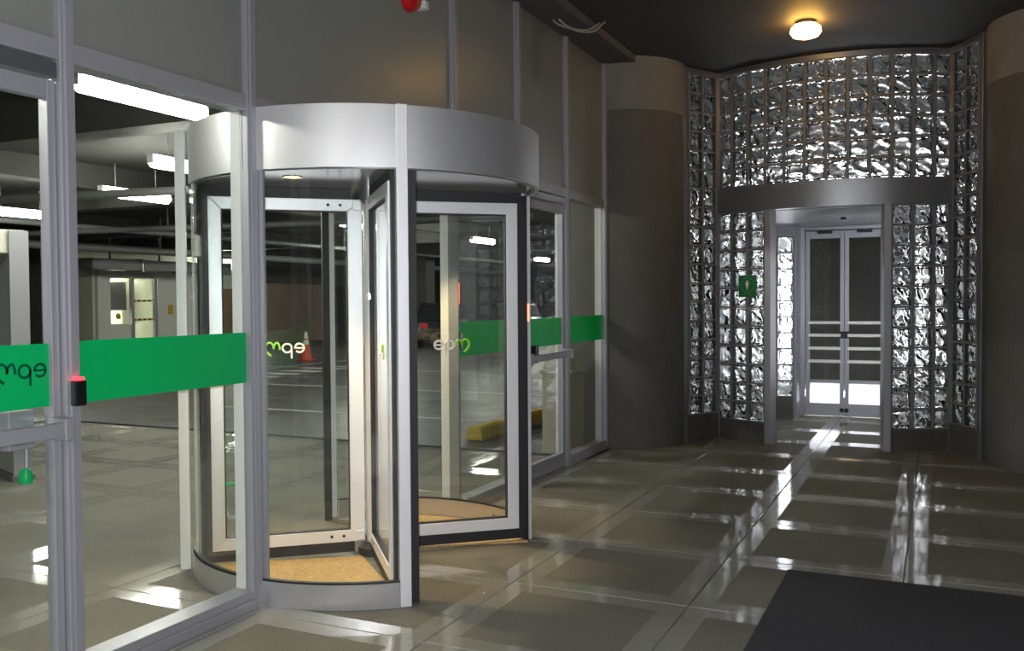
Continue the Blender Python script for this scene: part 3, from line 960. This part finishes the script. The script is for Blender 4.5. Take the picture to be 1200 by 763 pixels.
# ------------------------------------------------------------------ lamps
def make_batten(length=1.25, mat='tube', r=.075, rods=True):
    """batten along +x at origin: steel spine, bulging lit diffuser, two end caps and two drop rods"""
    t = thing('fluorescent_lamp')
    part('housing', MB().box(-length / 2, length / 2, -.035, .035, .03, .075), 'white_metal', t, world=False)
    pts = [(x, 0, 0) for x in (-length / 2 + .005, -length / 2 + .03, length / 2 - .03, length / 2 - .005)]
    part('diffuser', MB().tube(pts, [r * .5, r, r, r * .5], 10), mat, t, world=False, label='glowing white diffuser')
    for s in (-1, 1):
        part('end_cap', MB().box(s * (length / 2), s * (length / 2 + .02), -.045, .045, -.03, .075), 'white_metal', t, world=False)
    for s in ((-1, 1) if rods else ()):
        part('drop_rod', MB().tube([(s * length * .3, 0, .07), (s * length * .3, 0, .42)], .006, 6), 'pipe', t, world=False)
    return t
GL = 'fluorescent lamps hung from the garage ceiling'
proto = make_batten()
lamps = [(-5.62, 5.30, 'long bright fluorescent lamp just outside the glass, biggest of the garage lamps'),
         (-5.62, 1.1, 'fluorescent lamp beyond the swing door, in line with the biggest garage lamp'),
         (-8.0, 8.25, 'fluorescent lamp half hidden by the back post of the revolving door'),
         (-10.75, 9.95, 'fluorescent lamp hanging below the half hidden one, left of the revolving door'),
         (-14.6, 10.95, 'fluorescent lamp seen through the swing door above the metal detector'),
         (-10.9, 21.6, 'fluorescent lamp seen through the right wing of the revolving door'),
         (-13.9, 32.6, 'far fluorescent lamp seen just past the right post of the revolving door'),
         (-14.8, 23.2, 'fluorescent lamp seen between the front wings of the revolving door'),
         (-23.2, 20.6, 'unseen fluorescent lamp added to brighten the inside of the pale booth'),  # added, hidden lamp that brightens the booth
         (-10.9, 15.9, 'fluorescent lamp added to brighten the garage, glimpsed beside the centre shaft of the revolving door'),  # added lamp that lifts the dark middle of the garage
         (-22.4, 25.0, 'far fluorescent lamp above the brown door of the garage')]
for k, (x, y, lb) in enumerate(lamps):
    o = proto if k == 0 else copy_tree(proto)
    o.location = (x, y, 2.1 if 'booth' in lb else 3.1); o.rotation_euler = (0, 0, PI / 2)
    tag(o, lb, 'lamp', GL)
pin = make_batten(1.5, 'tube_in', .06)
for k, (x, y, lb) in enumerate(((-0.9, -3.6, 'lobby fluorescent lamp behind the photographer, nearer the facade'), (3.3, -2.6, 'lobby fluorescent lamp behind the photographer, nearer the side wall'))):
    o = pin if k == 0 else copy_tree(pin)
    o.location = (x, y, 3.52); o.rotation_euler = (0, 0, 0)
    tag(o, lb, 'lamp', 'lobby fluorescent lamps')
pv = make_batten(1.5, 'tube_v', .05, False)
vl = [(-1.86, 12.12, 1.32, 1, 0, 'upright fluorescent lamp behind the inner glass block strip on the left of the double door'),
      (-.22, 10.8, 1.32, 1, 0, 'upright fluorescent lamp behind the lower glass block panel on the right of the doorway'),
      (-1.07, 12.5, .28, 0, 0, 'low fluorescent lamp added near the floor to make the kick panels of the double glass door glow')]  # added behind the kick panels to light them up
pw = make_batten(2.3, 'tube_v', .09, False)
pw.location = (-1.02, 12.12, 2.68)
tag(pw, 'long fluorescent lamp lying above the soffit of the glass block entrance', 'lamp', 'lamps around the glass block entrance')
for k, (x, y, z, up, rz, lb) in enumerate(vl):
    o = pv if k == 0 else copy_tree(pv)
    o.location = (x, y, z); o.rotation_euler = (0, -PI / 2, PI / 2) if up else (0, 0, rz)
    tag(o, lb, 'lamp', 'lamps around the glass block entrance')

wlp = thing('ceiling_lamp', (-1.07, 8.45, 3.94), 0, 'glowing warm orange lamp on the dark ceiling above the glass blocks', 'lamp')
part('lamp_base', MB().lathe([(.07, 3.94), (.07, 3.92), (.10, 3.91)], 24, (-1.07, 8.45)), 'frame_dark', wlp)
part('bulb_cover', MB().lathe([(.09, 3.91), (.125, 3.885), (.132, 3.85), (.11, 3.815), (.05, 3.795)], 24, (-1.07, 8.45)), 'warm', wlp, label='glowing warm glass cover')

# ------------------------------------------------------------------ things in the lobby
single('floor_mat', MB().prism([(-.745, 1.0), (3.4, 1.0), (3.4, 5.19), (-.745, 5.19)], .0006, .009), 'carpet', (1.3, 3, 0), 'large charcoal carpet mat lying on the polished stone floor', 'mat', bevel=.003)
al = thing('fire_alarm', (-3.04, 5.03, 3.33), 0, 'round red fire alarm fixed high on the opal panels above the revolving door', 'alarm')
mb = MB().lathe([(.085, 0), (.085, .03), (.075, .06), (.05, .075), (.02, .08)], 24)
mb.xform(Matrix.Translation((-3.062, 5.03, 3.42)) @ Matrix.Rotation(PI / 2, 4, 'Y'))
part('bell', mb, 'red', al)
part('strobe_lens', MB().box(-3.062, -2.985, 5.12, 5.17, 3.375, 3.43), 'white_metal', al, bevel=.006, label='white strobe lens beside the bell')

def hang_cable(label, dy, sag):
    pts = catmull([(-2.97 + dy, 7.2, 3.885), (-2.93 + dy, 7.25, 3.84), (-2.85 + dy, 7.35, 3.85 - sag), (-2.76 + dy, 7.5, 3.86 - sag * .8), (-2.71 + dy, 7.6, 3.90), (-2.70 + dy, 7.65, 3.93)], 5)
    single('hanging_cable', MB().tube(pts, .009, 8), 'cable', (-2.85 + dy, 7.4, 3.9), label, 'cable', 'cables looped under the facade beam')
hang_cable('upper of two thin cables sagging under the beam above the facade', 0, .03)
hang_cable('lower of two thin cables sagging under the beam above the facade', .05, .055)

# sign on the left glass block panel
sa = -.395
sp = ep(sa, ER + .055, 1.64)
sg = thing('exit_sign', sp, sa, 'square green sign with a pale figure in a ring on the glass blocks', 'sign')
part('sign_plate', MB().box(-.105, .105, -.008, .008, -.115, .115), 'sign_green', sg, world=False, bevel=.002)
rg = MB()
stroke(rg, [(.075 * math.cos(2 * PI * k / 32), .012 + .08 * math.sin(2 * PI * k / 32)) for k in range(33)], .010, -.0095, -.008)
part('sign_ring', rg, 'sign_ring', sg, world=False)
part('sign_figure', MB().prism([(0, -.045), (.008, -.01), (.02, .02), (.018, .038), (.008, .048), (.0, .066), (-.008, .048), (-.018, .038), (-.02, .02), (-.010, -.01)], -.0098, -.008, 'y'), 'sign_white', sg, world=False, label='pale pointed figure inside the ring')
for q in ((-.055, -.02), (.02, .06)):
    part('sign_dash', MB().box(q[0], q[1], -.0095, -.008, -.092, -.084), 'sign_ring', sg, world=False)

# ------------------------------------------------------------------ garage beyond the facade
gc = thing('ceiling_garage', (-20, 25, 3.75), 0, 'dark concrete ceiling of the parking area with deep cross beams', 'ceiling', kind='structure')
part('ceiling_slab', MB().box(-40, -3.3, -8, 60, 3.75, 3.95), 'garage_ceil', gc)
for y in (-3.5, 2.5, 7.05, 12.6, 18.2, 24.4, 30, 37, 45):
    part('cross_beam', MB().box(-40, -3.3, y - .18, y + .18, 3.3, 3.75), 'garage_ceil', gc)
for x in (-12.5, -19.5, -27):
    part('long_beam', MB().box(x - .15, x + .15, -8, 60, 3.4, 3.75), 'garage_ceil', gc)
gw = thing('wall_garage', (-34, 25, 0), 0, 'dark concrete walls closing the far sides of the parking area', 'wall', kind='structure')
part('wall_face', MB().box(-36, -35.8, -8, 60, 0, 3.75), 'concrete_dark', gw)
part('wall_face', MB().box(-36, -3, 55, 55.2, 0, 3.75), 'concrete_dark', gw)
part('wall_face', MB().box(-36, -3.2, -8.2, -8, 0, 3.75), 'concrete_dark', gw)
part('wall_face', MB().box(-3.3, -3.1, 10.1, 55, 0, 3.75), 'concrete', gw)
gcols = [(-18.0, 30.5, 'square concrete garage column seen behind the right wing, nearer of two'), (-16.5, 37.0, 'square concrete garage column seen behind the right wing, farther of two'), (-22.2, 17.4, 'dark square garage column left of the pale booth'), (-11.0, 29.0, 'square garage column seen past the right post')]
for x, y, lb in gcols:
    single('garage_column', MB().box(x - .35, x + .35, y - .35, y + .35, 0, 3.4), 'concrete', (x, y, 0), lb, 'column', 'columns of the parking area', kind='structure', bevel=.03)
for x, z, r, y0, y1, lb in ((-18.6, 2.86, .10, 8, 45, 'long grey pipe running under the garage ceiling above the booth'), (-16.3, 3.12, .06, 6, 40, 'thin pipe running under the garage ceiling nearer the glass')):
    t = thing('ceiling_pipe', (x, 25, z), 0, lb, 'pipe', 'pipes under the garage ceiling')
    part('pipe_run', MB().tube([(x, y0, z), (x, y1, z)], r, 10), 'pipe', t)
    for k in range(5):
        yy = y0 + 3 + k * 7
        part('hanger', MB().tube([(x, yy, z), (x, yy, 3.75)], .015, 6), 'pipe', t)
for x, y, lb in ((-9.6, 9.3, 'cross pipe under the garage ceiling, upper one left of the revolving door'), (-12.5, 14.1, 'cross pipe under the garage ceiling, lower one left of the revolving door')):
    t = thing('ceiling_pipe', (x, y, 3.0), 0, lb, 'pipe', 'pipes under the garage ceiling')
    part('pipe_run', MB().tube([(x - 9, y - 1.2, 3.02), (x + 6, y + .8, 3.02)], .06, 10), 'pipe', t)
for k in range(3):
    y0 = 17.3 + k * 1.75
    t = thing('air_duct', (-20.6, y0, 2.42), 0, ['first grey duct box hung in front of the booth', 'middle grey duct box hung in front of the booth', 'last grey duct box hung in front of the booth'][k], 'duct', 'duct boxes above the booth')
    part('duct_box', MB().box(-20.9, -20.3, y0, y0 + 1.68, 2.42, 2.72), 'duct', t, bevel=.02)
    part('flange', MB().box(-20.93, -20.27, y0 + 1.64, y0 + 1.70, 2.39, 2.75), 'frame_dark', t)
    part('hanger', MB().box(-20.62, -20.58, y0 + .8, y0 + .84, 2.72, 3.4), 'duct', t)

# booth
BXF = -22.0
bo = thing('booth', (BXF, 21, 0), 0, 'pale site booth with a window and a glass door at the back of the garage', 'booth')
part('booth_wall', MB().box(BXF - .12, BXF, 18.9, 19.35, 0, 2.55).box(BXF - .12, BXF, 19.35, 25.6, 2.25, 2.55).box(BXF - .12, BXF, 21.15, 25.6, 0, 2.25).box(BXF - .12, BXF, 19.35, 20.25, 0, .9), 'booth', bo)
part('booth_back', MB().box(BXF - 2.2, BXF - 2.1, 18.9, 25.6, 0, 2.55).box(BXF - 2.1, BXF - .12, 18.82, 18.9, 0, 2.55).box(BXF - 2.1, BXF - .12, 25.52, 25.6, 0, 2.55), 'pale_green', bo)
part('booth_roof', MB().box(BXF - 2.2, BXF + .1, 18.8, 25.7, 2.55, 2.62), 'booth', bo)
part('booth_parapet', MB().box(BXF - 1.2, BXF - 1.1, 18.0, 26.5, 2.62, 3.3), 'pale_green', bo)
wd = part('booth_window', MB().box(BXF - .06, BXF - .05, 19.35, 20.15, .9, 2.25), 'glass', bo)
part('window_sticker', MB().lathe([(.09, 0), (.09, .01)], 12).xform(Matrix.Translation((BXF - .04, 19.65, 1.13)) @ Matrix.Rotation(PI / 2, 4, 'Y')), 'yellow', wd, label='round yellow sticker')
part('window_blind', MB().box(BXF - .3, BXF - .25, 19.4, 20.15, 1.3, 2.15), 'duct', wd)
for y in (20.15, 21.05):
    part('door_jamb', MB().box(BXF - .08, BXF + .03, y - .05, y + .05, 0, 2.25), 'alu_paint', bo)
gd = part('booth_door', MB().box(BXF - .06, BXF - .05, 20.2, 21.0, 0, 2.2), 'glass', bo)
part('door_backing', MB().box(BXF - .5, BXF - .45, 20.2, 21.0, .9, 2.2), 'pale_green', gd)
for z in (1.55, .98):
    for k in range(8):
        y = 20.2 + k * .1
        part('hazard_dash', MB().box(BXF - .047, BXF - .043, y, y + .1, z, z + .06), 'yellow' if k % 2 else 'black', gd)
part('notice', MB().box(BXF, BXF + .01, 21.55, 21.75, 1.15, 1.45), 'yellow', bo, label='yellow notice right of the door')

wdr = thing('brown_door', (-21.9, 24.1, 0), 0, 'brown wooden door lit beside the booth', 'door')
part('door_panel', MB().box(-21.99, -21.94, 23.35, 24.6, 0.02, 1.98), 'wood', wdr)
part('door_trim', MB().box(-21.995, -21.92, 23.25, 23.35, 0, 2.08).box(-21.995, -21.92, 24.6, 24.7, 0, 2.08).box(-21.995, -21.92, 23.35, 24.6, 1.98, 2.08), 'booth', wdr)
part('door_handle', MB().tube([(-21.94, 24.45, 1.0), (-21.88, 24.45, 1.0), (-21.88, 24.32, 1.0)], .02, 8), 'chrome', wdr)
wp = thing('flash_glint', (-21.9, 23.75, 1.75), 0, 'small bright white glow imitating a flash glint on the brown door', 'lamp')  # glowing box stands in for the flash glinting off the door
part('glint_box', MB().box(-21.94, -21.88, 23.66, 23.84, 1.62, 1.84), 'white_metal', wp)
part('glint_face', MB().box(-21.88, -21.86, 23.68, 23.82, 1.66, 1.80), 'white_glint', wp)
rb = thing('wall_brown', (-22.4, 28, 0), 0, 'reddish brown garage wall behind the traffic cone', 'wall', kind='structure')
part('wall_face', MB().box(-22.4, -22.3, 25.7, 30.5, 0, 2.2), 'brown_wall', rb)
part('upper_wall', MB().box(-22.5, -22.35, 25.7, 36, 2.2, 3.4), 'concrete', rb)

def cone(x, y, label):
    t = thing('traffic_cone', (x, y, -.012), 0, label, 'traffic cone')
    part('cone_base', MB().box(-.19, .19, -.19, .19, 0, .035), 'orange', t, world=False, bevel=.01)
    part('cone_body', MB().lathe([(.145, .035), (.03, .76), (.022, .77)], 24), 'orange', t, world=False)
    part('upper_collar', MB().lathe([(.062, .58), (.037, .74)], 24, cap=False), 'reflective', t, world=False, label='white reflective collar near the tip')
    part('lower_collar', MB().lathe([(.088, .42), (.069, .54)], 24, cap=False), 'reflective', t, world=False, label='white reflective collar at mid height')
cone(-14.9, 19.27, 'orange traffic cone with two white collars standing on the asphalt')

ws = thing('wheel_stop', (-4.6, 9.5, -.012), 0, 'yellow painted concrete kerb block beyond the revolving door', 'kerb')
part('kerb_block', MB().prism([(-4.64, 0), (-4.42, 0), (-4.44, .12), (-4.48, .15), (-4.58, .15), (-4.62, .12)], 8.72, 10.6, 'y'), 'yellow', ws, bevel=.012)

md = thing('metal_detector', (-7.33, 5.42, 0), D2(249), 'grey walk through metal detector arch standing beyond the swing door', 'metal detector')
for x in (0.05, 0.97):
    pn = part('side_panel', MB().box(x - .06 , x + .06 , -.30, .30, .05, 1.95), 'detector', md, world=False, bevel=.01)
    part('panel_edge', MB().box(x - .075, x + .075, -.335, -.30, 0, 2.12).box(x - .075, x + .075, .30, .335, 0, 2.12), 'alu_paint', pn, world=False)
    part('panel_foot', MB().box(x - .09, x + .09, -.34, .34, 0, .05), 'frame_dark', pn, world=False)
hd = part('header', MB().box(-.01, 1.03, -.30, .30, 1.93, 2.13), 'beige', md, world=False, bevel=.01)
part('display', MB().box(-.016, -.01, .12, .24, 1.99, 2.09), 'duct', hd, world=False)

single('floor_marker', MB().lathe([(.09, 0.0012), (.09, .006), (.08, .009)], 28, (-5.32, 5.81)), 'green', (-5.32, 5.81, 0), 'flat green disc on the floor beyond the revolving door', 'floor marker')

lb = thing('litter_bin', (-3.36, 8.42, 0), 0, 'sand coloured litter bin with a sloping hood outside the glass by the column', 'bin')
bx, by = -3.37, 8.42
part('bin_body', MB().prism([(bx - .15, by - .19), (bx + .15, by - .19), (bx + .15, by + .19), (bx - .15, by + .19)], 0.0, .80), 'sand', lb, bevel=.015)
part('bin_rim', MB().box(bx - .175, bx + .175, by - .21, by + .21, .79, .835), 'sand', lb, bevel=.012)
part('bin_hood', MB().add([(bx - .15, by - .19, .835), (bx + .15, by - .19, .835), (bx + .15, by + .19, .835), (bx - .15, by + .19, .835), (bx - .08, by - .11, 1.05), (bx + .08, by - .11, 1.05), (bx + .08, by + .11, 1.05), (bx - .08, by + .11, 1.05)],
                    [(0, 3, 2, 1), (4, 5, 6, 7), (0, 1, 5, 4), (1, 2, 6, 5), (2, 3, 7, 6), (3, 0, 4, 7)]), 'sand', lb, bevel=.012)

def car(x, y, rz, mat, label):
    t = thing('parked_car', (x, y, -.012), rz, label, 'car', 'cars parked in the garage')
    side = [(-2.05, .32), (-2.1, .62), (-1.95, .85), (-1.55, .93), (-1.0, 1.38), (-.3, 1.47), (.45, 1.40), (1.05, .98), (1.85, .82), (2.1, .62), (2.08, .32)]
    mb = MB()
    n = len(side)
    for yy, k in ((-.82, 1), (-.60, 1), (.60, 1), (.82, 1)):
        inset = abs(yy) > .7
        mb.v += [(px * (1.0 if not inset else .985), yy if pz < .95 else yy * (.9 if inset else 1), pz if not inset or pz < .95 else pz - .03) for px, pz in side]
    for s in range(3):
        for i in range(n):
            j = (i + 1) % n
            mb.f.append((s * n + i, s * n + j, (s + 1) * n + j, (s + 1) * n + i)); mb.mi.append(0); mb.smooth.append(False)
    mb.f.append(tuple(range(n))); mb.mi.append(0); mb.smooth.append(False)
    mb.f.append(tuple(range(3 * n, 4 * n))[::-1]); mb.mi.append(0); mb.smooth.append(False)
    part('car_body', mb, mat, t, world=False, bevel=.03)
    for s in (-1, 1):
        part('side_window', MB().prism([(-1.3, .97), (.85, .97), (.38, 1.33), (-.3, 1.39), (-.95, 1.31)], s * .80, s * .83, 'y'), 'car_glass', t, world=False)
    part('windscreen', MB().add([(.50, -.58, 1.39), (.50, .58, 1.39), (1.03, .66, 1.01), (1.03, -.66, 1.01), (.52, -.58, 1.40), (.52, .58, 1.40), (1.06, .66, 1.02), (1.06, -.66, 1.02)], [(3, 2, 1, 0), (4, 5, 6, 7), (0, 1, 5, 4), (1, 2, 6, 5), (2, 3, 7, 6), (3, 0, 4, 7)]), 'car_glass', t, world=False)
    for xx in (-1.3, 1.32):
        for s in (-1, 1):
            wm = MB().lathe([(.2, -.1), (.31, -.09), (.33, 0), (.31, .09), (.2, .1)], 18)
            wm.xform(Matrix.Translation((xx, s * .74, .33)) @ Matrix.Rotation(PI / 2, 4, 'X'))
            part('wheel', wm, 'tyre', t, world=False)
    for s in (-1, 1):
        part('headlight', MB().box(2.0, 2.09, s * .5 - .15, s * .5 + .15, .62, .74), 'reflective', t, world=False)
        part('tail_light', MB().box(-2.11, -2.02, s * .6 - .12, s * .6 + .12, .66, .82), 'red', t, world=False)
    part('bumper', MB().box(2.02, 2.14, -.78, .78, .34, .5), 'black', t, world=False)
    return t
car(-15.5, 27.5, 2.1, 'car_dark', 'dark parked car seen between the posts of the revolving door')
car(-14.6, 31.6, 2.1, 'car_grey', 'grey parked car seen through the right wing beside the mullion')
car(-13.0, 34.5, 2.1, 'car_red', 'maroon parked car farthest along the garage row')
